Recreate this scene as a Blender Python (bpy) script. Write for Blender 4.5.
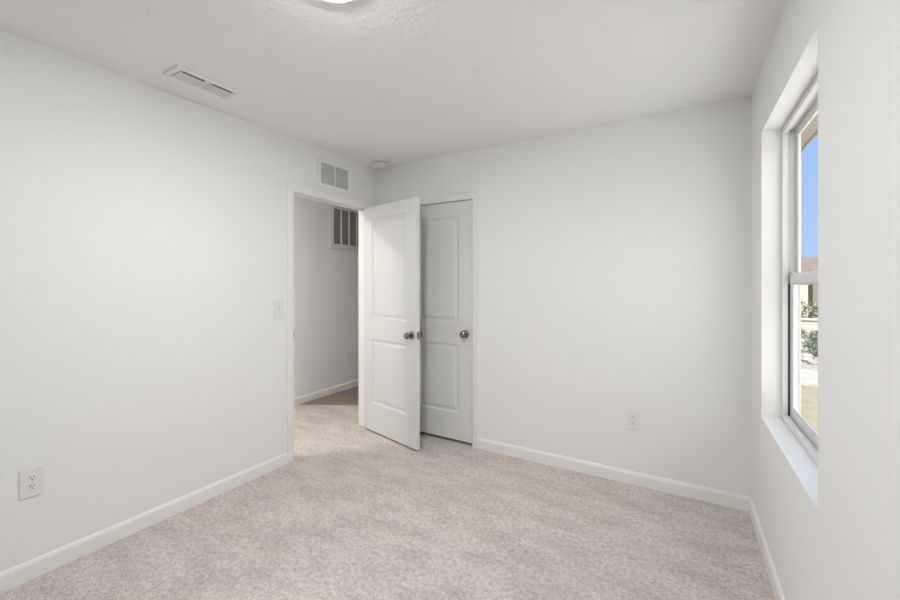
import bpy, bmesh, math, random
from mathutils import Matrix, Vector
R = math.radians
C = bpy.context.scene.collection
for o in list(bpy.data.objects):
    bpy.data.objects.remove(o)
sc = bpy.context.scene

# ------------------------------------------------------------------ camera
H = 2.44                      # ceiling height
XL, XR, YB, YN = -2.556, 0.336, 2.916, -0.75
cam_d = bpy.data.cameras.new('camera')
cam = bpy.data.objects.new('camera', cam_d); C.objects.link(cam)
cam.location = (0, 0, 1.3327)
cam.rotation_euler = (R(90), 0, R(30.562))
cam_d.sensor_width = 36.0; cam_d.sensor_fit = 'HORIZONTAL'
cam_d.lens = 398.41 / 900 * 36
cam_d.shift_y = -(300 - 284.61) / 900
cam_d.clip_start = 0.02; cam_d.clip_end = 300
sc.camera = cam

# ------------------------------------------------------------------ view, sky, sun
sc.view_settings.view_transform = 'Standard'
sc.view_settings.look = 'None'
sc.view_settings.gamma = 1.0
sc.view_settings.exposure = 0.0
sc.view_settings.use_curve_mapping = False
SKY_STRENGTH = 1.06
SUN_STRENGTH = 10.5
ADDED_CLOUD_STRENGTH = 2.3  # brightness of the added cloud bank
LAMP_STRENGTH = 370.0
HALL_FILL_STRENGTH = 300.0

w = bpy.data.worlds.new('sky'); sc.world = w; w.use_nodes = True
nt = w.node_tree; nt.nodes.clear()
wo = nt.nodes.new('ShaderNodeOutputWorld'); bg = nt.nodes.new('ShaderNodeBackground')
tc = nt.nodes.new('ShaderNodeTexCoord'); sx = nt.nodes.new('ShaderNodeSeparateXYZ')
rp = nt.nodes.new('ShaderNodeValToRGB')
rp.color_ramp.elements[0].position = 0.0; rp.color_ramp.elements[0].color = (0.46, 0.64, 0.98, 1)
rp.color_ramp.elements[1].position = 0.7; rp.color_ramp.elements[1].color = (0.24, 0.42, 0.92, 1)
e = rp.color_ramp.elements.new(0.25); e.color = (0.37, 0.56, 0.98, 1)
nt.links.new(tc.outputs['Generated'], sx.inputs[0]); nt.links.new(sx.outputs['Z'], rp.inputs[0])
# unseen cloud bank, added on the window side to brighten the daylight indoors; blue remains to the north and overhead
cf = nt.nodes.new('ShaderNodeMapRange'); cf.interpolation_type = 'SMOOTHSTEP'
cf.inputs['From Min'].default_value = 0.34; cf.inputs['From Max'].default_value = 0.60
cn = nt.nodes.new('ShaderNodeTexNoise'); cn.inputs['Scale'].default_value = 3.0; cn.inputs['Detail'].default_value = 6
cd = nt.nodes.new('ShaderNodeVectorMath'); cd.operation = 'DOT_PRODUCT'; cd.inputs[1].default_value = (0.80, -0.60, 0.0)
nt.links.new(tc.outputs['Generated'], cd.inputs[0])
ca = nt.nodes.new('ShaderNodeMath'); ca.operation = 'MULTIPLY_ADD'; ca.inputs[1].default_value = 0.18
nt.links.new(tc.outputs['Generated'], cn.inputs['Vector']); nt.links.new(cn.outputs[0], ca.inputs[0]); nt.links.new(cd.outputs['Value'], ca.inputs[2])
cs = nt.nodes.new('ShaderNodeMath'); cs.operation = 'SUBTRACT'; cs.inputs[1].default_value = 0.09
nt.links.new(ca.outputs[0], cs.inputs[0]); nt.links.new(cs.outputs[0], cf.inputs['Value'])
cm = nt.nodes.new('ShaderNodeMix'); cm.data_type = 'RGBA'
cm.inputs[7].default_value = (ADDED_CLOUD_STRENGTH, ADDED_CLOUD_STRENGTH * .985, ADDED_CLOUD_STRENGTH * .96, 1)
nt.links.new(cf.outputs[0], cm.inputs[0]); nt.links.new(rp.outputs[0], cm.inputs[6])
nt.links.new(cm.outputs[2], bg.inputs[0]); bg.inputs[1].default_value = SKY_STRENGTH
nt.links.new(bg.outputs[0], wo.inputs[0])

sun_d = bpy.data.lights.new('sun', 'SUN'); sun_d.energy = SUN_STRENGTH; sun_d.angle = R(0.6)
sun_d.color = (1.0, 0.95, 0.88)
sun = bpy.data.objects.new('sun', sun_d); C.objects.link(sun)
sun.location = (4, -6, 9)
sun.rotation_euler = Vector((0.03, 0.62, -0.78)).to_track_quat('-Z', 'Y').to_euler()   # from behind and high: never enters the window

# ------------------------------------------------------------------ materials
def mat(name, col, rough=0.5, metal=0.0, bump=None, speck=None, emit=None):
    m = bpy.data.materials.new(name); m.use_nodes = True
    n = m.node_tree; b = n.nodes['Principled BSDF']
    b.inputs['Base Color'].default_value = (*col, 1); b.inputs['Roughness'].default_value = rough
    b.inputs['Metallic'].default_value = metal
    t = None
    def coord():
        return n.nodes.new('ShaderNodeTexCoord').outputs['Object']
    if bump:
        scale, strength, dist = bump
        t = n.nodes.new('ShaderNodeTexNoise'); t.inputs['Scale'].default_value = scale
        t.inputs['Detail'].default_value = 3
        n.links.new(coord(), t.inputs['Vector'])
        bp = n.nodes.new('ShaderNodeBump'); bp.inputs['Strength'].default_value = strength
        bp.inputs['Distance'].default_value = dist
        n.links.new(t.outputs[0], bp.inputs['Height']); n.links.new(bp.outputs[0], b.inputs['Normal'])
    if speck:
        scale, c2 = speck
        t2 = n.nodes.new('ShaderNodeTexNoise'); t2.inputs['Scale'].default_value = scale
        t2.inputs['Detail'].default_value = 4
        n.links.new(coord(), t2.inputs['Vector'])
        r = n.nodes.new('ShaderNodeValToRGB')
        r.color_ramp.elements[0].position = 0.35; r.color_ramp.elements[0].color = (*c2, 1)
        r.color_ramp.elements[1].position = 0.65; r.color_ramp.elements[1].color = (*col, 1)
        n.links.new(t2.outputs[0], r.inputs[0]); n.links.new(r.outputs[0], b.inputs['Base Color'])
    if emit:
        b.inputs['Emission Color'].default_value = (*emit[0], 1)
        b.inputs['Emission Strength'].default_value = emit[1]
    return m

M = {}
M['wall'] = mat('wall_paint', (0.895, 0.897, 0.89), 0.75, bump=(260, 0.12, 0.002))
M['ceiling'] = mat('ceiling_texture_paint', (0.95, 0.952, 0.945), 0.9, bump=(42, 0.75, 0.006))
M['trim'] = mat('trim_paint', (0.91, 0.912, 0.905), 0.35)
M['door'] = mat('door_paint', (0.79, 0.795, 0.785), 0.4, bump=(180, 0.04, 0.001))
M['vinyl'] = mat('window_vinyl', (0.78, 0.78, 0.785), 0.35)
M['plastic'] = mat('white_plastic', (0.845, 0.845, 0.84), 0.35)
M['metal_white'] = mat('white_enamelled_metal', (0.88, 0.88, 0.87), 0.4)
M['nickel'] = mat('satin_nickel', (0.27, 0.24, 0.215), 0.2, 1.0)
M['dark'] = mat('duct_shade', (0.05, 0.048, 0.045), 0.8)  # shade inside the duct, put into the plate colour
M['duct'] = mat('grey_backing', (0.30, 0.30, 0.29), 0.8)  # grey for the shaded duct plates and the sensing slot
M['slot'] = mat('slot_black', (0.03, 0.03, 0.03), 0.6)
M['dark_strip'] = mat('dark_grey', (0.10, 0.10, 0.10), 0.9)
M['lamp'] = mat('lamp_diffuser', (0.9, 0.9, 0.88), 0.4, emit=((0.985, 0.99, 1.0), LAMP_STRENGTH))
M['hall_fill_lamp'] = mat('hall_fill_diffuser', (0.9, 0.9, 0.88), 0.4, emit=((1.0, 0.965, 0.92), HALL_FILL_STRENGTH))  # glow of the unseen lamp added in the hall
M['soffit'] = mat('soffit_board', (0.36, 0.33, 0.28), 0.7)
M['fascia'] = mat('fascia_board', (0.30, 0.27, 0.23), 0.6)
M['siding'] = mat('siding', (0.70, 0.66, 0.58), 0.8)
M['cream'] = mat('cream_render', (0.40, 0.365, 0.31), 0.9)
M['tan'] = mat('tan_render', (0.40, 0.33, 0.22), 0.9, speck=(3, (0.30, 0.25, 0.17)))
M['post'] = mat('grey_brown_post', (0.16, 0.14, 0.11), 0.8)
M['roof'] = mat('roof_shingle', (0.17, 0.135, 0.115), 0.9, speck=(4, (0.11, 0.095, 0.085)))
M['stone'] = mat('pale_stone', (0.32, 0.30, 0.265), 0.9, speck=(14, (0.17, 0.16, 0.135)))
M['ledge'] = mat('pale_block', (0.36, 0.34, 0.29), 0.9)
M['path'] = mat('pale_concrete', (0.34, 0.33, 0.31), 0.9, speck=(6, (0.28, 0.27, 0.25)))
M['bounce_patio'] = mat('bounce_concrete', (0.78, 0.77, 0.74), 0.9, speck=(4, (0.70, 0.69, 0.66)))  # kept very pale to reflect daylight into the room
M['ground'] = mat('dry_lawn', (0.25, 0.225, 0.17), 1.0, speck=(5, (0.19, 0.18, 0.115)))
M['gravel'] = mat('pale_gravel', (0.31, 0.295, 0.26), 1.0, speck=(16, (0.17, 0.165, 0.135)))
M['leaf'] = mat('leaf', (0.16, 0.20, 0.12), 0.7, speck=(9, (0.09, 0.12, 0.08)))
M['leaf_pale'] = mat('olive_leaf', (0.30, 0.32, 0.20), 0.7, speck=(9, (0.16, 0.19, 0.12)))
M['stem'] = mat('stem', (0.18, 0.13, 0.09), 0.9)

def carpet_material():
    m = bpy.data.materials.new('beige_carpet'); m.use_nodes = True
    n = m.node_tree; b = n.nodes['Principled BSDF']; L = n.links.new
    b.inputs['Roughness'].default_value = 1.0
    b.inputs['Specular IOR Level'].default_value = 0.1
    tcx = n.nodes.new('ShaderNodeTexCoord').outputs['Object']
    def noise(s, d, rough=0.5):
        t = n.nodes.new('ShaderNodeTexNoise'); t.inputs['Scale'].default_value = s; t.inputs['Detail'].default_value = d
        t.inputs['Roughness'].default_value = rough
        L(tcx, t.inputs['Vector']); return t.outputs[0]
    fine = noise(205, 2, 0.6)                 # single tufts
    tuft = noise(46, 3, 0.65)                 # clumps of tufts
    ad = n.nodes.new('ShaderNodeMath'); ad.operation = 'MULTIPLY_ADD'; ad.inputs[1].default_value = 0.34
    sc_ = n.nodes.new('ShaderNodeMath'); sc_.operation = 'MULTIPLY'; sc_.inputs[1].default_value = 0.66
    L(fine, sc_.inputs[0]); L(tuft, ad.inputs[0]); L(sc_.outputs[0], ad.inputs[2])
    n1 = ad.outputs[0]
    r = n.nodes.new('ShaderNodeValToRGB'); cr = r.color_ramp
    cr.elements[0].position = 0.33; cr.elements[0].color = (0.24, 0.20, 0.175, 1)
    cr.elements[1].position = 0.62; cr.elements[1].color = (0.90, 0.825, 0.765, 1)
    ee = cr.elements.new(0.46); ee.color = (0.62, 0.555, 0.505, 1)
    L(n1, r.inputs[0])
    mp = n.nodes.new('ShaderNodeMapping'); mp.inputs['Scale'].default_value = (1.0, 2.2, 1); mp.inputs['Rotation'].default_value = (0, 0, R(25))
    L(tcx, mp.inputs[0])
    t2 = n.nodes.new('ShaderNodeTexNoise'); t2.inputs['Scale'].default_value = 3.6; t2.inputs['Detail'].default_value = 6; t2.inputs['Roughness'].default_value = 0.62
    L(mp.outputs[0], t2.inputs['Vector']); n2 = t2.outputs[0]      # brushed, trodden patches of the pile
    r2 = n.nodes.new('ShaderNodeValToRGB')
    r2.color_ramp.elements[0].position = 0.34; r2.color_ramp.elements[0].color = (0.87, 0.865, 0.86, 1)
    r2.color_ramp.elements[1].position = 0.60; r2.color_ramp.elements[1].color = (1.05, 1.05, 1.05, 1)
    L(n2, r2.inputs[0])
    mx = n.nodes.new('ShaderNodeMix'); mx.data_type = 'RGBA'; mx.blend_type = 'MULTIPLY'; mx.inputs[0].default_value = 1
    L(r.outputs[0], mx.inputs[6]); L(r2.outputs[0], mx.inputs[7]); L(mx.outputs[2], b.inputs['Base Color'])
    bp = n.nodes.new('ShaderNodeBump'); bp.inputs['Strength'].default_value = 0.7; bp.inputs['Distance'].default_value = 0.008
    L(n1, bp.inputs['Height']); L(bp.outputs[0], b.inputs['Normal'])
    return m
M['carpet'] = carpet_material()

def hall_floor_material():
    m = bpy.data.materials.new('brown_streaked'); m.use_nodes = True
    n = m.node_tree; b = n.nodes['Principled BSDF']; L = n.links.new
    b.inputs['Roughness'].default_value = 0.6
    tcx = n.nodes.new('ShaderNodeTexCoord').outputs['Object']
    mp = n.nodes.new('ShaderNodeMapping'); mp.inputs['Scale'].default_value = (2.0, 14, 1); mp.inputs['Rotation'].default_value = (0, 0, R(-30))
    L(tcx, mp.inputs[0])
    t = n.nodes.new('ShaderNodeTexNoise'); t.inputs['Scale'].default_value = 3; t.inputs['Detail'].default_value = 5
    L(mp.outputs[0], t.inputs['Vector'])
    r = n.nodes.new('ShaderNodeValToRGB')
    r.color_ramp.elements[0].position = 0.3; r.color_ramp.elements[0].color = (0.22, 0.165, 0.125, 1)
    r.color_ramp.elements[1].position = 0.7; r.color_ramp.elements[1].color = (0.36, 0.28, 0.22, 1)
    L(t.outputs[0], r.inputs[0]); L(r.outputs[0], b.inputs['Base Color'])
    return m
M['hall_floor'] = hall_floor_material()

def glass_material():
    m = bpy.data.materials.new('window_glass'); m.use_nodes = True
    n = m.node_tree; n.nodes.clear(); L = n.links.new
    out = n.nodes.new('ShaderNodeOutputMaterial'); mx = n.nodes.new('ShaderNodeMixShader')
    tr = n.nodes.new('ShaderNodeBsdfTransparent'); gl = n.nodes.new('ShaderNodeBsdfGlossy'); gl.inputs['Roughness'].default_value = 0.02
    tr.inputs[0].default_value = (0.97, 0.98, 0.975, 1)
    mx.inputs[0].default_value = 0.05
    L(tr.outputs[0], mx.inputs[1]); L(gl.outputs[0], mx.inputs[2]); L(mx.outputs[0], out.inputs[0])
    return m
M['glass'] = glass_material()

# ------------------------------------------------------------------ helpers
def obj(name, bm, m, parent=None, bevel=0.0, smooth=False, mw=None):
    me = bpy.data.meshes.new(name)
    bmesh.ops.recalc_face_normals(bm, faces=bm.faces)
    bm.to_mesh(me); bm.free()
    me.materials.append(m)
    o = bpy.data.objects.new(name, me); C.objects.link(o)
    if parent: o.parent = parent
    if mw is not None: o.matrix_world = mw
    if smooth:
        for p in me.polygons: p.use_smooth = True
        me.set_sharp_from_angle(angle=R(40))
    if bevel:
        md = o.modifiers.new('bevel', 'BEVEL'); md.width = bevel; md.segments = 2; md.limit_method = 'ANGLE'
    return o

def tag(o, label, cat, group=None, kind=None):
    if label: o['label'] = label
    if cat: o['category'] = cat
    if group: o['group'] = group
    if kind: o['kind'] = kind
    return o

def empty(name, mw):
    o = bpy.data.objects.new(name, None); C.objects.link(o)
    o.empty_display_size = 0.05
    o.matrix_world = mw
    return o

def box(bm, x0, x1, y0, y1, z0, z1, mtx=None):
    vs = []
    for z in (z0, z1):
        for (x, y) in ((x0, y0), (x1, y0), (x1, y1), (x0, y1)):
            p = Vector((x, y, z))
            vs.append(bm.verts.new(mtx @ p if mtx else p))
    for f in ((3, 2, 1, 0), (4, 5, 6, 7), (0, 1, 5, 4), (1, 2, 6, 5), (2, 3, 7, 6), (3, 0, 4, 7)):
        bm.faces.new([vs[i] for i in f])

def boxes(*bs):
    bm = bmesh.new()
    for b in bs: box(bm, *b)
    return bm

def lathe(bm, prof, n=32, mtx=None, cap=True):
    """prof: (radius, height) pairs turned about local z."""
    rings = []
    for r, z in prof:
        if r < 1e-6:
            p = Vector((0, 0, z)); rings.append([bm.verts.new(mtx @ p if mtx else p)])
        else:
            ring = []
            for i in range(n):
                a = 2 * math.pi * i / n
                p = Vector((r * math.cos(a), r * math.sin(a), z)); ring.append(bm.verts.new(mtx @ p if mtx else p))
            rings.append(ring)
    for a, b in zip(rings, rings[1:]):
        for i in range(n):
            j = (i + 1) % n
            if len(a) == 1 and len(b) == 1: continue
            if len(a) == 1: bm.faces.new((a[0], b[i], b[j]))
            elif len(b) == 1: bm.faces.new((a[i], a[j], b[0]))
            else: bm.faces.new((a[i], a[j], b[j], b[i]))
    if cap:
        for ring in (rings[0], rings[-1]):
            if len(ring) > 2: bm.faces.new(ring)

def grid_wall(us, vs, holes, t):
    """plate in local u (x) v (z), thickness 0..t along local y, with rectangular holes (u0,u1,v0,v1)."""
    us = sorted(set(us) | {h[0] for h in holes} | {h[1] for h in holes})
    vs = sorted(set(vs) | {h[2] for h in holes} | {h[3] for h in holes})
    def solid(i, j):
        if not (0 <= i < len(us) - 1 and 0 <= j < len(vs) - 1): return False
        u = (us[i] + us[i + 1]) / 2; v = (vs[j] + vs[j + 1]) / 2
        return not any(h[0] < u < h[1] and h[2] < v < h[3] for h in holes)
    bm = bmesh.new(); cache = {}
    def V(u, y, v):
        k = (u, y, v)
        if k not in cache: cache[k] = bm.verts.new((u, y, v))
        return cache[k]
    for i in range(len(us) - 1):
        for j in range(len(vs) - 1):
            if not solid(i, j): continue
            a, b, c, d = us[i], us[i + 1], vs[j], vs[j + 1]
            bm.faces.new((V(a, 0, c), V(b, 0, c), V(b, 0, d), V(a, 0, d)))
            bm.faces.new((V(a, t, d), V(b, t, d), V(b, t, c), V(a, t, c)))
            if not solid(i - 1, j): bm.faces.new((V(a, 0, c), V(a, 0, d), V(a, t, d), V(a, t, c)))
            if not solid(i + 1, j): bm.faces.new((V(b, 0, c), V(b, t, c), V(b, t, d), V(b, 0, d)))
            if not solid(i, j - 1): bm.faces.new((V(a, 0, c), V(a, t, c), V(b, t, c), V(b, 0, c)))
            if not solid(i, j + 1): bm.faces.new((V(a, 0, d), V(b, 0, d), V(b, t, d), V(a, t, d)))
    return bm

def frame(origin, xdir, ydir):
    """matrix with local x, y and z = up"""
    x = Vector(xdir).normalized(); y = Vector(ydir).normalized(); z = x.cross(y)
    return Matrix(((x.x, y.x, z.x, origin[0]), (x.y, y.y, z.y, origin[1]), (x.z, y.z, z.z, origin[2]), (0, 0, 0, 1)))

# local frames of the walls: x along the wall, y INTO the wall, z up (seen from inside the room, x runs to the right)
F_LEFT = frame((XL, 0, 0), (0, 1, 0), (-1, 0, 0))               # local x = world y
F_BACK = frame((0, YB, 0), (1, 0, 0), (0, 1, 0))                # local x = world x
A = R(0.40)                                                      # the window wall is not quite square to the room
F_RIGHT = frame((0.335, YB, 0), (math.sin(A), -math.cos(A), 0), (math.cos(A), math.sin(A), 0))   # local x = distance from the back corner
F_NEAR = frame((0, YN, 0), (-1, 0, 0), (0, -1, 0))
XH = -3.715                                                      # far wall of the hall
F_HALL = frame((XH, 0, 0), (0, 1, 0), (-1, 0, 0))
TW = 0.115
TR = 0.148

# ------------------------------------------------------------------ shell
EO = (1.994, 2.822, 0.0, 2.036)        # entry rough opening in F_LEFT (faced by the jamb)
CO = (-2.168, -1.506, 0.0, 2.036)      # closet rough opening in F_BACK
WO = (0.338, 1.318, 0.656, 2.115)      # window opening in F_RIGHT
J = 0.018
def st(o): o['kind'] = 'structure'; return o

st(obj('wall_left', grid_wall([YN - .2, 6.2], [-.02, H + .02], [(EO[0] - J, EO[1] + J, -.02, EO[3] + J)], TW), M['wall'], mw=F_LEFT))
st(obj('wall_back', grid_wall([XL, XR + .0], [-.02, H + .02], [(CO[0] - J, CO[1] + J, -.02, CO[3] + J)], TW), M['wall'], mw=F_BACK))
st(obj('wall_right', grid_wall([-4.5, 4.2], [-.35, 2.62], [WO], TR), M['wall'], mw=F_RIGHT))
st(obj('wall_near', grid_wall([-.6, -XL + .0], [-.02, H + .02], [], TW), M['wall'], mw=F_NEAR))
st(obj('wall_hall', grid_wall([0.6, 6.2], [-.02, H + .02], [], TW), M['wall'], mw=F_HALL))
st(obj('wall_hall_near', boxes((XH, XL - TW, 0.6, 0.7, -.02, H + .02)), M['wall']))
st(obj('wall_hall_end', boxes((XH, XL - TW, 6.1, 6.2, -.02, H + .02)), M['wall']))
st(obj('wall_closet', boxes((XL, -0.9, 3.55, 3.62, -.02, H), (-.97, -.9, YB + TW, 3.55, -.02, H)), M['wall']))
st(obj('ceiling', boxes((XH - .1, 0.45, YN - .1, 6.2, H, H + .12)), M['ceiling']))

def poly_slab(pts, z0, z1):
    bm = bmesh.new()
    lo = [bm.verts.new((x, y, z0)) for x, y in pts]; hi = [bm.verts.new((x, y, z1)) for x, y in pts]
    bm.faces.new(lo[::-1]); bm.faces.new(hi); n = len(pts)
    for i in range(n):
        j = (i + 1) % n; bm.faces.new((lo[i], lo[j], hi[j], hi[i]))
    return bm
T0, T1 = (XH - .1, 2.865), (XL - TW, 3.545)
st(obj('floor', poly_slab([(XH - .1, 0.5), (XL - TW, 0.5), (XL - TW, YN - .1), (0.40, YN - .1), (0.40, 3.62), (XL - TW, 3.62), T1, T0], -.06, 0), M['carpet']))
st(obj('floor_hall', poly_slab([T0, T1, (XL - TW, 6.2), (XH - .1, 6.2)], -.06, -.002), M['hall_floor']))  # brown streaked surface past the diagonal edge

# ------------------------------------------------------------------ baseboards
BH, BT = 0.085, 0.013
def baseboard(name, F, x0, x1):
    prof = [(0.0, 0.0), (-BT, 0.0), (-BT, BH - .018), (-BT * .75, BH - .008), (-BT * .45, BH - .002), (-.003, BH), (0, BH)]
    bm = bmesh.new(); a = [bm.verts.new((x0, y, z)) for y, z in prof]; b = [bm.verts.new((x1, y, z)) for y, z in prof]
    n = len(prof)
    for i in range(n):
        j = (i + 1) % n; bm.faces.new((a[i], a[j], b[j], b[i]))
    bm.faces.new(a); bm.faces.new(b[::-1])
    return st(obj(name, bm, M['trim'], mw=F))
CW = 0.058
baseboard('baseboard_left', F_LEFT, YN, EO[0] - CW)
baseboard('baseboard_left_corner', F_LEFT, EO[1] + CW, YB)
baseboard('baseboard_back', F_BACK, CO[1] + CW, 0.335)
baseboard('baseboard_back_corner', F_BACK, XL + BT, CO[0] - CW)
baseboard('baseboard_right', F_RIGHT, BT, 3.66)
baseboard('baseboard_near', F_NEAR, -.33, -XL - BT)
baseboard('baseboard_hall', F_HALL, 0.7, 6.1)

# ------------------------------------------------------------------ door trim (jamb lining, stop, mitred casing)
def casing(bm, x0, x1, z0, z1, side=1, y0=0.0):
    prof = [(0.004, 0), (0.004, .010), (.010, .012), (.030, .011), (.044, .016), (.054, .017), (CW, .014), (CW, 0)]
    path = [(x0, z0, -1, 0), (x0, z1, -1, 1), (x1, z1, 1, 1), (x1, z0, 1, 0)]
    rings = [[bm.verts.new((px + ox * o, y0 - side * d, pz + oz * o)) for o, d in prof] for px, pz, ox, oz in path]
    n = len(prof)
    for a, b in zip(rings, rings[1:]):
        for i in range(n):
            j = (i + 1) % n; bm.faces.new((a[i], a[j], b[j], b[i]))
    bm.faces.new(rings[0]); bm.faces.new(rings[-1][::-1])

def door_trim(name, O, F, stop_y, two_sided):
    root = st(empty(name, F @ Matrix.Translation((O[0], 0, 0))))
    inv = Matrix.Translation((O[0], 0, 0))
    def sub(n, bm, m, **k):
        o = obj(n, bm, m, **k); o.parent = root; o.matrix_parent_inverse = Matrix(); o.matrix_local = inv.inverted(); return o
    x0, x1, z1 = O[0], O[1], O[3]
    sub('jamb', boxes((x0 - J, x0, 0.0005, TW - .0005, 0, z1 + J), (x1, x1 + J, 0.0005, TW - .0005, 0, z1 + J), (x0, x1, 0.0005, TW - .0005, z1, z1 + J)), M['trim'])
    sub('door_stop', boxes((x0, x0 + .011, stop_y, stop_y + .032, 0, z1), (x1 - .011, x1, stop_y, stop_y + .032, 0, z1), (x0 + .011, x1 - .011, stop_y, stop_y + .032, z1 - .011, z1)), M['trim'], bevel=.002)
    bm = bmesh.new(); casing(bm, x0, x1, 0, z1)
    sub('casing', bm, M['trim'], smooth=True)
    if two_sided:
        bm = bmesh.new(); casing(bm, x0, x1, 0, z1, -1, TW)
        sub('casing', bm, M['trim'], smooth=True)
    return root, sub
t1, sub1 = door_trim('trim_1', EO, F_LEFT, 0.042, True)
tag(t1, 'white casing and jamb around the open doorway in the left wall', 'door frame')
s = sub1('strike_plate', boxes((EO[0] - .0005, EO[0] + .0015, 0.004, 0.036, .925, .985), (EO[0] - .0030, EO[0] + .0025, -.0065, .004, .932, .982)), M['nickel']); s['label'] = 'dull nickel strike plate'
t2, sub2 = door_trim('trim_2', CO, F_BACK, 0.042, False)
tag(t2, 'white casing around the closed door in the back wall', 'door frame')
s = sub2('strike_plate', boxes((CO[1] - .0016, CO[1] + .0005, -.001, 0.03, .895, .955)), M['nickel']); s['label'] = 'dull nickel strike plate'

# ------------------------------------------------------------------ moulded two panel doors
DT = 0.035
def door_slab(wd, z0, z1, stile, panels):
    """local x 0..wd from the hinge, y 0 (front) .. DT (back)"""
    bm = bmesh.new()
    xs = [0, stile, wd - stile, wd]
    zs = [z0] + [v for p in panels for v in p] + [z1]
    rings = [(0, 0), (.006, .0065), (.016, .0085), (.022, .0085), (.040, .003), (.046, .0025)]
    for y0, sgn in ((0, 1), (DT, -1)):
        for i in range(3):
            for j in range(len(zs) - 1):
                a, b, c, d = xs[i], xs[i + 1], zs[j], zs[j + 1]
                if i == 1 and j % 2 == 1:
                    prev = None
                    for o, dp in rings:
                        cur = [bm.verts.new((x, y0 + sgn * dp, z)) for x, z in ((a + o, c + o), (b - o, c + o), (b - o, d - o), (a + o, d - o))]
                        if prev:
                            for k in range(4):
                                l = (k + 1) % 4; bm.faces.new((prev[k], prev[l], cur[l], cur[k]))
                        prev = cur
                    bm.faces.new(prev)
                else:
                    bm.faces.new([bm.verts.new((x, y0, z)) for x, z in ((a, c), (b, c), (b, d), (a, d))])
    for pts in (((0, 0), (0, DT)), ((wd, 0), (wd, DT))):
        (xa, ya), (xb, yb) = pts
        bm.faces.new([bm.verts.new(p) for p in ((xa, ya, z0), (xb, yb, z0), (xb, yb, z1), (xa, ya, z1))])
    for z in (z0, z1):
        bm.faces.new([bm.verts.new(p) for p in ((0, 0, z), (wd, 0, z), (wd, DT, z), (0, DT, z))])
    bmesh.ops.remove_doubles(bm, verts=bm.verts, dist=1e-5)
    return bm

def knob(root, x, y, z, sgn):
    """door knob with rose standing out along local -y (sgn=1) or +y (sgn=-1)"""
    m = Matrix.Translation((x, y, z)) @ Matrix.Rotation(R(90) * sgn, 4, 'X')
    bm = bmesh.new()
    lathe(bm, [(0, 0.014), (.012, .014), (.0115, .030), (.014, .036), (.024, .041), (.0285, .049), (.0275, .058), (.021, .064), (.010, .0665), (0, .067)], 28, m, cap=False)
    o = obj('door_knob', bm, M['nickel'], root, smooth=True); o['label'] = 'satin nickel round door knob'
    bm = bmesh.new()
    lathe(bm, [(0, 0), (.0325, 0), (.0325, .006), (.029, .011), (.018, .0145), (0, .0145)], 28, m, cap=False)
    obj('rose', bm, M['nickel'], o, smooth=True)

def hinges(root, x, y, zs):
    for z in zs:
        bm = bmesh.new(); lathe(bm, [(0, -.045), (.0065, -.045), (.0065, .045), (0, .045)], 14, Matrix.Translation((x, y, z)), cap=False)
        o = obj('hinge', bm, M['nickel'], root, smooth=True)

PAN = lambda d: ((.255 + d, .830 + d), (1.020 + d, 1.905 + d))
# entry door: hinged at the far jamb, swung about 75 degrees into the room
TH = R(13.9); ED = 0.739
d_ = Vector((math.cos(TH), -math.sin(TH), 0)); y_ = Vector((math.sin(TH), math.cos(TH), 0))
d1 = st(empty('door_1', frame((-2.556, 2.767, 0), d_, y_)))
tag(d1, 'white two-panel door swung open into the room, nickel knobs', 'door')
obj('door_slab', door_slab(ED, .017, 2.033, .128, PAN(.014)), M['door'], d1, bevel=.0015)
knob(d1, ED - .058, 0, .925, 1); knob(d1, ED - .058, DT, .925, -1)
o = obj('latch_plate', boxes((ED - .0006, ED + .0012, .006, .029, .896, .953), (ED, ED + .009, .012, .023, .917, .934)), M['nickel'], d1); o['label'] = 'nickel latch plate and bolt'
hinges(d1, -.003, DT + .004, (.22, 1.02, 1.82))
# closet door, closed
CD = CO[1] - CO[0] - .006
d2 = st(empty('door_2', Matrix.Translation((CO[0] + .003, YB + .001, 0))))
tag(d2, 'white two-panel door, shut in the back wall behind the open one', 'door')
obj('door_slab', door_slab(CD, .026, 2.030, .130, PAN(0)), M['door'], d2, bevel=.0015)
knob(d2, CD - .060, 0, .922, 1)
hinges(d2, -.002, -.004, (.22, 1.02, 1.82))

# ------------------------------------------------------------------ window (local frame of the right wall)
u0, u1, z0, z1 = WO
win = st(empty('window_1', F_RIGHT @ Matrix.Translation((u0, .08, z0))))
tag(win, 'white vinyl single-hung window set deep in the right wall', 'window')
WM = Matrix.Translation((-u0, -.08, -z0))
def wsub(name, bm, m, parent=None, bevel=0.0):
    o = obj(name, bm, m, bevel=bevel)
    o.parent = parent or win
    o.matrix_parent_inverse = Matrix()
    o.matrix_local = WM if parent is None else Matrix()
    return o
def ring_boxes(a, b, c, d, wa, wb, tj, th=None, ts=None):
    th = tj if th is None else th; ts = tj if ts is None else ts
    return [(a, a + tj, wa, wb, c, d), (b - tj, b, wa, wb, c, d), (a + tj, b - tj, wa, wb, d - th, d), (a + tj, b - tj, wa, wb, c, c + ts)]
E_ = .0005
fb = ring_boxes(u0 + E_, u1 - E_, z0 + E_, z1 - E_, .080, .1005, .026, .030, .030)          # inner lip
fb += ring_boxes(u0 + E_, u1 - E_, z0 + E_, z1 - E_, .1005, .1475, .012, .014, .020)         # channel
fb += ring_boxes(u0 + .012, u1 - .012, z0 + .020, z1 - .014, .1290, .1310, .008, .008, .004)  # parting bead
fb += ring_boxes(u0 + .012, u1 - .012, z0 + .020, z1 - .014, .1465, .1475, .006, .006, .004)   # outer stop
wsub('window_frame', boxes(*fb), M['vinyl'], bevel=.0015)
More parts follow.
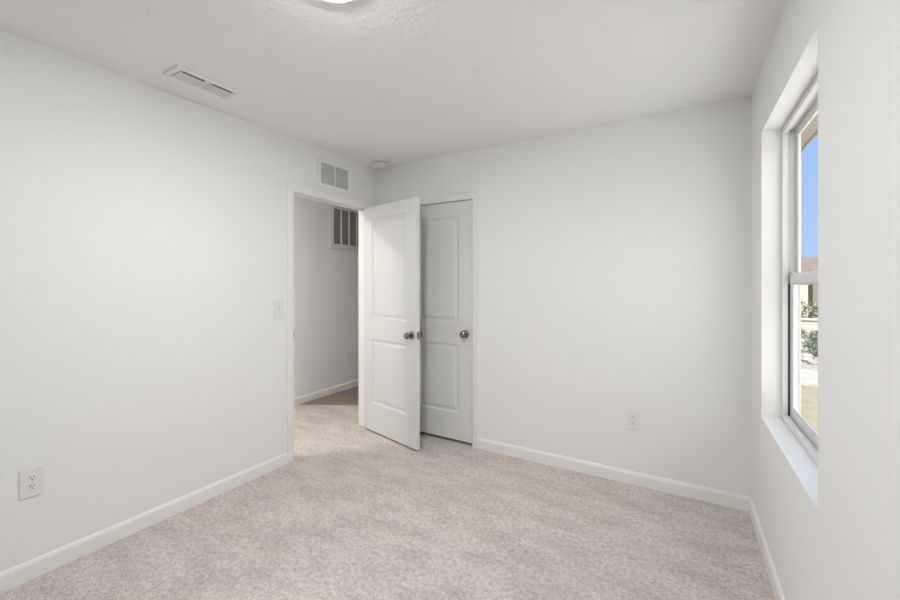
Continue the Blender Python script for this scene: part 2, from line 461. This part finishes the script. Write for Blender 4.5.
wsub('strip', boxes((u0 + .0125, u0 + .020, .101, .1095, z0 + .022, 1.335), (u1 - .020, u1 - .0125, .101, .1095, z0 + .022, 1.335)), M['dark_strip'])['label'] = 'dark grey weatherstrip in the jamb channel'  # dark grey strips along both jambs, up to the meeting rail
ZM0, ZM1 = 1.340, 1.385
a_, b_ = u0 + .014, u1 - .014
# lower sash, inside track
ls = wsub('lower_sash', boxes(*([(a_, a_ + .036, .110, .1285, z0 + .022, ZM1), (b_ - .036, b_, .110, .1285, z0 + .022, ZM1),
     (a_ + .036, b_ - .036, .110, .1285, z0 + .022, z0 + .066), (a_ + .036, b_ - .036, .106, .1285, ZM0, ZM1)])
     + ring_boxes(a_ + .036, b_ - .036, z0 + .066, ZM0, .114, .125, .007)), M['vinyl'], bevel=.002)
wsub('pane', boxes((a_ + .040, b_ - .040, .1175, .1215, z0 + .070, ZM0 - .004)), M['glass'], ls)
uc = (u0 + u1) / 2
lk = wsub('sash_lock', boxes((uc - .028, uc + .028, .109, .126, ZM1, ZM1 + .006), (uc - .008, uc + .030, .104, .118, ZM1 + .006, ZM1 + .016)), M['vinyl'], ls, bevel=.002)
for ua in (a_ + .004, b_ - .044):
    wsub('tilt_latch', boxes((ua, ua + .040, .111, .126, ZM1, ZM1 + .008), (ua + .010, ua + .026, .109, .113, ZM1 + .002, ZM1 + .012)), M['vinyl'], ls, bevel=.0015)
# upper sash, outside track
us = wsub('upper_sash', boxes(*(ring_boxes(a_, b_, ZM0 + .004, z1 - .016, .1315, .1462, .032, .032, .038)
     + ring_boxes(a_ + .032, b_ - .032, ZM0 + .042, z1 - .048, .1340, .1445, .007))), M['vinyl'], bevel=.002)
wsub('pane', boxes((a_ + .036, b_ - .036, .1375, .1415, ZM0 + .046, z1 - .052)), M['glass'], us)
# painted stool board on the opening's floor
sb = obj('trim_3', boxes((u0 + .0005, u1 - .0005, -.004, .0795, z0 - .0, z0 + .004)), M['trim'], mw=F_RIGHT, bevel=.0015)
tag(st(sb), 'white sill board at the foot of the window opening', 'window sill')

# ------------------------------------------------------------------ vents
def louvres(bm, x0, x1, z0_, z1_, n, depth, tilt, along='x', y=-.006, th=.0012):
    """n tilted fins filling a rectangle in the local x/z plane"""
    for i in range(n):
        if along == 'x':
            c = z0_ + (i + .5) * (z1_ - z0_) / n
            m = Matrix.Translation(((x0 + x1) / 2, y, c)) @ Matrix.Rotation(tilt, 4, 'X')
            box(bm, -(x1 - x0) / 2, (x1 - x0) / 2, -depth / 2, depth / 2, -th / 2, th / 2, m)
        else:
            c = x0 + (i + .5) * (x1 - x0) / n
            m = Matrix.Translation((c, y, (z0_ + z1_) / 2)) @ Matrix.Rotation(tilt, 4, 'Z')
            box(bm, -th / 2, th / 2, -depth / 2, depth / 2, -(z1_ - z0_) / 2, (z1_ - z0_) / 2, m)

def grille(name, F, x0, x1, za, zb, margin, cols, bar, nfin, depth, tilt, back, finmat, label, cat, face=.009):
    root = empty(name, F @ Matrix.Translation((x0, 0, za)))
    tag(root, label, cat)
    W, Hh = x1 - x0, zb - za
    bs = [(0, W, -face, -.0004, 0, margin), (0, W, -face, -.0004, Hh - margin, Hh), (0, margin, -face, -.0004, margin, Hh - margin), (W - margin, W, -face, -.0004, margin, Hh - margin)]
    cw = (W - 2 * margin - (cols - 1) * bar) / cols
    for i in range(cols - 1):
        xa = margin + (i + 1) * cw + i * bar; bs.append((xa, xa + bar, -face, -.0004, margin, Hh - margin))
    obj('face_plate', boxes(*bs), M['metal_white'], root, bevel=.0015)
    o = obj('duct_shade_plate', boxes((margin, W - margin, -.0012, -.0002, margin, Hh - margin)), back, root); o['label'] = 'dark plate, coloured as the shade in the duct behind the louvres'  # flat plate with the shade of the duct put into its colour
    for i in range(cols):
        xa = margin + i * (cw + bar)
        bm = bmesh.new(); louvres(bm, xa, xa + cw, margin, Hh - margin, nfin, depth, tilt, y=-face * .52)
        obj('louver_bank', bm, finmat, root)
    for sxp, szp in ((W / 2, margin / 2), (W / 2, Hh - margin / 2)):
        bm = bmesh.new(); lathe(bm, [(0, .0), (.0035, .0), (.0028, .0015), (0, .002)], 12, Matrix.Translation((sxp, -face, szp)) @ Matrix.Rotation(R(90), 4, 'X'), cap=False)
        obj('screw', bm, M['metal_white'], root)
    return root

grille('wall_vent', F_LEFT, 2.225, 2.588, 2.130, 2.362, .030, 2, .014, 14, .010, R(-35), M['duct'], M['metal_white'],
       'white two-bay louvred vent high on the left wall above the open doorway', 'vent')
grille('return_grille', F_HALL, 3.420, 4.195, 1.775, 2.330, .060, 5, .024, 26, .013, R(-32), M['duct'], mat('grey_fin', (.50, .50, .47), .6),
       'large dark louvred return air grille on the hall wall, seen through the doorway', 'vent')

# supply register in the ceiling: long louvres, two banks
def ceiling_vent():
    x0, x1, y0, y1 = -2.345, -2.197, 1.028, 1.358
    W, Ln = y1 - y0, x1 - x0
    root = empty('ceiling_vent', Matrix.Translation((x0, y0, H)))
    tag(root, 'white rectangular two-bank air vent in the ceiling near the left wall', 'vent')
    f = .014; mg = .024; bar = .022
    bs = [(0, Ln, 0, mg, -f, -.0004), (0, Ln, W - mg, W, -f, -.0004), (0, mg, mg, W - mg, -f, -.0004), (Ln - mg, Ln, mg, W - mg, -f, -.0004),
          (mg, Ln - mg, W / 2 - bar / 2, W / 2 + bar / 2, -f, -.0004)]
    obj('face_plate', boxes(*bs), M['metal_white'], root, bevel=.0035)
    o = obj('duct_shade_plate', boxes((mg, Ln - mg, mg, W - mg, -.0014, -.0002)), M['dark'], root); o['label'] = 'dark plate, coloured as the shade in the duct behind the louvres'  # no hole here: the plate colour carries the dark of the duct
    for a, b in ((mg, W / 2 - bar / 2), (W / 2 + bar / 2, W - mg)):
        bm = bmesh.new()
        n = 5; span = Ln - 2 * mg - .026
        for i in range(n):
            c = mg + (i + .5) * span / n
            m = Matrix.Translation((c, (a + b) / 2 + .006, -f * .55)) @ Matrix.Rotation(R(-38), 4, 'Y')
            box(bm, -.0042, .0042, -(b - a) / 2 + .009, (b - a) / 2 - .003, -.0005, .0005, m)
        for k in (0.003, .0085):
            box(bm, mg, Ln - mg, a + k, a + k + .0016, -f + .001, -.002)
        obj('louver_bank', bm, M['metal_white'], root)
    bm = bmesh.new(); box(bm, Ln * .45, Ln * .55, W / 2 - .004, W / 2 + .004, -f - .006, -f)
    obj('damper_lever', bm, M['metal_white'], root, bevel=.001)
ceiling_vent()

# ------------------------------------------------------------------ smoke detector
def smoke_detector(x, y):
    root = empty('smoke_detector', Matrix.Translation((x, y, H)))
    tag(root, 'small round white smoke detector on the ceiling near the far left corner', 'smoke detector')
    bm = bmesh.new(); lathe(bm, [(0, -.0003), (.070, -.0003), (.070, -.010), (.064, -.012), (0, -.012)], 40, cap=False)
    obj('mounting_plate', bm, M['plastic'], root, smooth=True)
    bm = bmesh.new(); lathe(bm, [(0, -.018), (.057, -.018), (.060, -.022), (.059, -.030), (.052, -.043), (.040, -.051), (.018, -.055), (0, -.055)], 40, cap=False)
    obj('cover', bm, M['plastic'], root, smooth=True)
    bm = bmesh.new(); lathe(bm, [(0, -.0118), (.052, -.0118), (.052, -.0182), (0, -.0182)], 40, cap=False)
    o = obj('sensor_slot', bm, M['duct'], root); o['label'] = 'grey sensing slot'
    bm = bmesh.new(); lathe(bm, [(0, -.053), (.010, -.053), (.009, -.0575), (0, -.058)], 20, Matrix.Translation((.012, -.01, 0)), cap=False)
    obj('test_button', bm, M['plastic'], root, smooth=True)
smoke_detector(-2.365, 2.772)

# ------------------------------------------------------------------ flush disc lights: the bedroom one, and an unseen one added in the hall
def disc_light(x, y, m, label, r=.096):
    root = empty('ceiling_light', Matrix.Translation((x, y, H)))
    tag(root, label, 'ceiling light')
    bm = bmesh.new(); lathe(bm, [(r * .86, -.0003), (r + .009, -.0003), (r + .009, -.009), (r + .004, -.015), (r * .94, -.0165), (r * .86, -.0135)], 48, cap=False)
    obj('trim_ring', bm, M['metal_white'], root, smooth=True)
    bm = bmesh.new(); lathe(bm, [(0, -.004), (r * .87, -.004), (r * .87, -.012), (r * .78, -.019), (r * .60, -.0245), (r * .3, -.028), (0, -.029)], 48, cap=False)
    o = obj('diffuser', bm, m, root, smooth=True); o['label'] = 'glowing warm white diffuser'
disc_light(-1.108, 1.026, M['lamp'], 'round glowing white disc light on the bedroom ceiling at the top edge of the photo')
disc_light(-3.2, 1.5, M['hall_fill_lamp'], 'unseen round disc light added on the hall ceiling to brighten the hall')  # unseen lamp, added to brighten the hall

# ------------------------------------------------------------------ outlets and switch
def wall_plate(name, F, x, z, label, cat, group=None, wd=.081, ht=.132):
    root = empty(name, F @ Matrix.Translation((x, 0, z)))
    tag(root, label, cat, group)
    obj('cover_plate', boxes((-wd / 2, wd / 2, -.0065, -.0003, -ht / 2, ht / 2)), M['plastic'], root, bevel=.0035)
    return root
def outlet(F, x, z, label):
    root = wall_plate('power_outlet', F, x, z, label, 'outlet', 'duplex power outlets on the walls')
    for dz in (.0195, -.0195):
        bm = bmesh.new()
        pts = []
        for i in range(40):
            a = 2 * math.pi * i / 40; pts.append((.0172 * math.cos(a), max(-.0140, min(.0140, .0172 * math.sin(a)))))
        lo = [bm.verts.new((px, -.006, dz + pz)) for px, pz in pts]; hi = [bm.verts.new((px * .97, -.0085, dz + pz * .97)) for px, pz in pts]
        bm.faces.new(hi)
        for i in range(40):
            j = (i + 1) % 40; bm.faces.new((lo[i], lo[j], hi[j], hi[i]))
        rc = obj('receptacle', bm, M['plastic'], root)
        bm = boxes((-.0075, -.0050, -.0088, -.0070, dz + .0005, dz + .0095), (.0050, .0075, -.0088, -.0070, dz + .0015, dz + .0085))
        lathe(bm, [(0, 0), (.0030, 0), (.0030, .0018), (0, .0018)], 14, Matrix.Translation((0, -.0070, dz - .0070)) @ Matrix.Rotation(R(90), 4, 'X'), cap=False)
        sl = obj('slots', bm, M['slot'], rc); sl['label'] = 'dark slots'
    bm = bmesh.new(); lathe(bm, [(0, 0), (.0034, 0), (.0028, .0014), (0, .0018)], 14, Matrix.Translation((0, -.0064, 0)) @ Matrix.Rotation(R(90), 4, 'X'), cap=False)
    obj('screw', bm, M['plastic'], root, smooth=True)
outlet(F_LEFT, .592, .437, 'white duplex outlet low on the left wall at the photo edge')
outlet(F_BACK, -.300, .430, 'white duplex outlet low on the back wall right of the doors')
outlet(F_HALL, 3.745, .408, 'small white outlet on the hall wall seen through the open doorway')
sw = wall_plate('light_switch', F_LEFT, 1.868, 1.155, 'white toggle light switch on the left wall beside the open doorway', 'light switch', wd=.080, ht=.136)
obj('toggle_collar', boxes((-.006, .006, -.0078, -.006, -.013, .013)), M['plastic'], sw, bevel=.001)
bm = bmesh.new(); box(bm, -.0042, .0042, -.011, .004, -.005, .005, Matrix.Translation((0, -.0085, .003)) @ Matrix.Rotation(R(28), 4, 'X'))
obj('toggle', bm, M['plastic'], sw, bevel=.001)
for dz in (.030, -.030):
    bm = bmesh.new(); lathe(bm, [(0, 0), (.0032, 0), (.0026, .0013), (0, .0016)], 14, Matrix.Translation((0, -.0064, dz)) @ Matrix.Rotation(R(90), 4, 'X'), cap=False)
    obj('screw', bm, M['plastic'], sw, smooth=True)

# ------------------------------------------------------------------ outside: eave, ground, neighbour
GZ = -.30
EV0, EV1, EZ = TR, .575, 2.555
def eave():
    root = st(empty('eave', F_RIGHT @ Matrix.Translation((0, TR, EZ))))
    tag(root, 'boarded roof eave outside above the window', 'eave')
    bm = bmesh.new(); y = -4.5; k = 0
    while y < 4.2:                                   # soffit boards run out from the wall, lapped edges
        box(bm, y + .004, y + .104, .001, EV1 - TR, 0.0, .012)
        box(bm, y - .004, y + .012, .001, EV1 - TR, -.004, .004)
        y += .108
    obj('soffit', bm, M['soffit'], root)
    obj('fascia', boxes((-4.5, 4.2, EV1 - TR, EV1 - TR + .02, -.012, .17)), M['fascia'], root, bevel=.003)
    obj('eave_roof', boxes((-4.5, 4.2, -.05, EV1 - TR + .04, .17, .20)), M['roof'], root)
eave()
st(obj('siding', boxes((-4.5, 4.2, TR + .0005, TR + .012, -.35, WO[2] - .02), (-4.5, 4.2, TR + .0005, TR + .012, WO[3] + .02, 2.55),
                       (-4.5, WO[0] - .02, TR + .0005, TR + .012, WO[2] - .02, WO[3] + .02), (WO[1] + .02, 4.2, TR + .0005, TR + .012, WO[2] - .02, WO[3] + .02)), M['siding'], mw=F_RIGHT))['label'] = 'cream siding outside the window wall'

st(obj('ground', boxes((-6, 40, -12, 60, GZ - .1, GZ)), M['ground']))
st(obj('bounce_patio', boxes((.75, 6, -6, 5.5, GZ, GZ + .015)), M['bounce_patio']))  # out of view, added to bounce daylight in through the window
st(obj('path', boxes((.6, 12, 8.5, 10.0, GZ, GZ + .012)), M['path']))
st(obj('gravel_bed', boxes((.6, 12, 10.0, 19.0, GZ, GZ + .02)), M['gravel']))
rnd = random.Random(4)
def stone(x, y, r, label):
    bm = bmesh.new(); bmesh.ops.create_icosphere(bm, subdivisions=2, radius=r)
    sq = rnd.uniform(.5, .75)
    for v in bm.verts:
        v.co *= rnd.uniform(.86, 1.1); v.co.z *= sq
    o = obj('boulder', bm, M['stone'], smooth=True)
    o.location = (x, y, GZ + .02 + r * sq * .45); o.rotation_euler.z = rnd.uniform(0, 6)
    tag(o, label, 'rock', 'rocks in the gravel bed outside')
spots = []
SHRUBS = ((2.55, 11.9, .26), (2.92, 13.6, .28), (2.90, 15.6, .24))
while len(spots) < 60:
    f_ = rnd.uniform(10.3, 18.6); q = (f_ * rnd.uniform(.14, .25), f_, rnd.uniform(.07, .17))
    if all(math.hypot(q[0] - s_[0], q[1] - s_[1]) > (q[2] + s_[2]) * 1.12 for s_ in list(SHRUBS) + spots): spots.append(q)
for x, y, r in spots:
    stone(x, y, r, 'pale weathered rock in the gravel bed seen through the lower window pane')

def shrub(x, y, r, h, m, label):
    root = empty('shrub', Matrix.Translation((x, y, GZ + .02)))
    tag(root, label, 'shrub', 'shrubs outside the window')
    bm = bmesh.new()
    for k in range(420):
        a = rnd.uniform(0, 6.283); t = rnd.uniform(.1, 1); rr = r * math.sqrt(rnd.random()) * math.sin(math.pi * (.2 + .75 * t))
        p = Vector((rr * math.cos(a), rr * math.sin(a), h * t))
        rot = Matrix.Rotation(rnd.uniform(0, 6.28), 4, 'Z') @ Matrix.Rotation(rnd.uniform(-1.2, 1.2), 4, 'X')
        s_ = rnd.uniform(.03, .055)
        vs = [bm.verts.new(Matrix.Translation(p) @ rot @ Vector(q)) for q in ((0, -s_, 0), (s_ * .5, 0, .006), (0, s_, 0), (-s_ * .5, 0, .006))]
        bm.faces.new(vs)
    obj('foliage', bm, m, root)
    bm = bmesh.new()
    for k in range(6):
        a = k * 1.05; mm = Matrix.Rotation(a, 4, 'Z') @ Matrix.Rotation(R(18), 4, 'Y')
        lathe(bm, [(.012, 0), (.006, h * .7), (0, h * .72)], 6, mm, cap=False)
    obj('stem', bm, M['stem'], root)
shrub(2.55, 11.9, .24, .42, M['leaf'], 'dark green shrub among the pale rocks, nearest of the two dark ones')
shrub(2.92, 13.6, .26, .42, M['leaf'], 'dark green shrub among the pale rocks, farther of the two dark ones')
shrub(2.90, 15.6, .22, .36, M['leaf_pale'], 'low olive shrub among the pale rocks beyond the path')

lw = obj('garden_wall', boxes((.5, 14, 19.2, 19.5, GZ, .02), (.5, 14, 19.15, 19.55, .02, .09)), M['ledge'], bevel=.01)
tag(lw, 'low pale block wall beyond the rocks outside', 'garden wall')
hd = empty('hedge', Matrix.Translation((4, 20.2, GZ)))
tag(hd, 'clipped olive hedge behind the low pale wall', 'hedge')
bm = bmesh.new()
for k in range(5000):
    p = Vector((rnd.uniform(-3.5, 8), rnd.uniform(-.25, .25), rnd.uniform(0, .98)))
    rot = Matrix.Rotation(rnd.uniform(0, 6.28), 4, 'Z') @ Matrix.Rotation(rnd.uniform(-1.4, 1.4), 4, 'X'); s_ = rnd.uniform(.06, .1)
    bm.faces.new([bm.verts.new(Matrix.Translation(p) @ rot @ Vector(q)) for q in ((0, -s_, 0), (s_ * .5, 0, .01), (0, s_, 0), (-s_ * .5, 0, .01))])
obj('foliage', bm, M['leaf_pale'], hd)

# neighbouring house
hs = empty('house', Matrix.Translation((0, 0, GZ)))
tag(hs, 'pale neighbouring house with a low brown roof far beyond the window', 'house')
obj('wall', boxes((-2, 4.27, 21.2, 27, 0, 2.12)), M['cream'], hs)
o = obj('porch_wall', boxes((4.27, 13, 23.5, 27, 0, 2.12)), M['tan'], hs); o['label'] = 'tan wall at the back of the porch'
for px in (4.52, 7.2, 10.0, 12.8):
    obj('porch_post', boxes((px - .11, px + .11, 21.2, 21.42, 0, 2.0)), M['post'], hs)['label'] = 'dark porch post'
obj('porch_beam', boxes((4.27, 13, 21.2, 21.4, 2.0, 2.12)), M['post'], hs)
bm = bmesh.new()
ro = [bm.verts.new(p) for p in ((-2.5, 20.8, 2.12), (13.5, 20.8, 2.12), (13.5, 27.5, 2.12), (-2.5, 27.5, 2.12), (.6, 24.1, 2.9), (10.4, 24.1, 2.9))]
for f in ((3, 2, 1, 0), (0, 1, 5, 4), (1, 2, 5), (2, 3, 4, 5), (3, 0, 4)): bm.faces.new([ro[i] for i in f])
obj('roof', bm, M['roof'], hs)
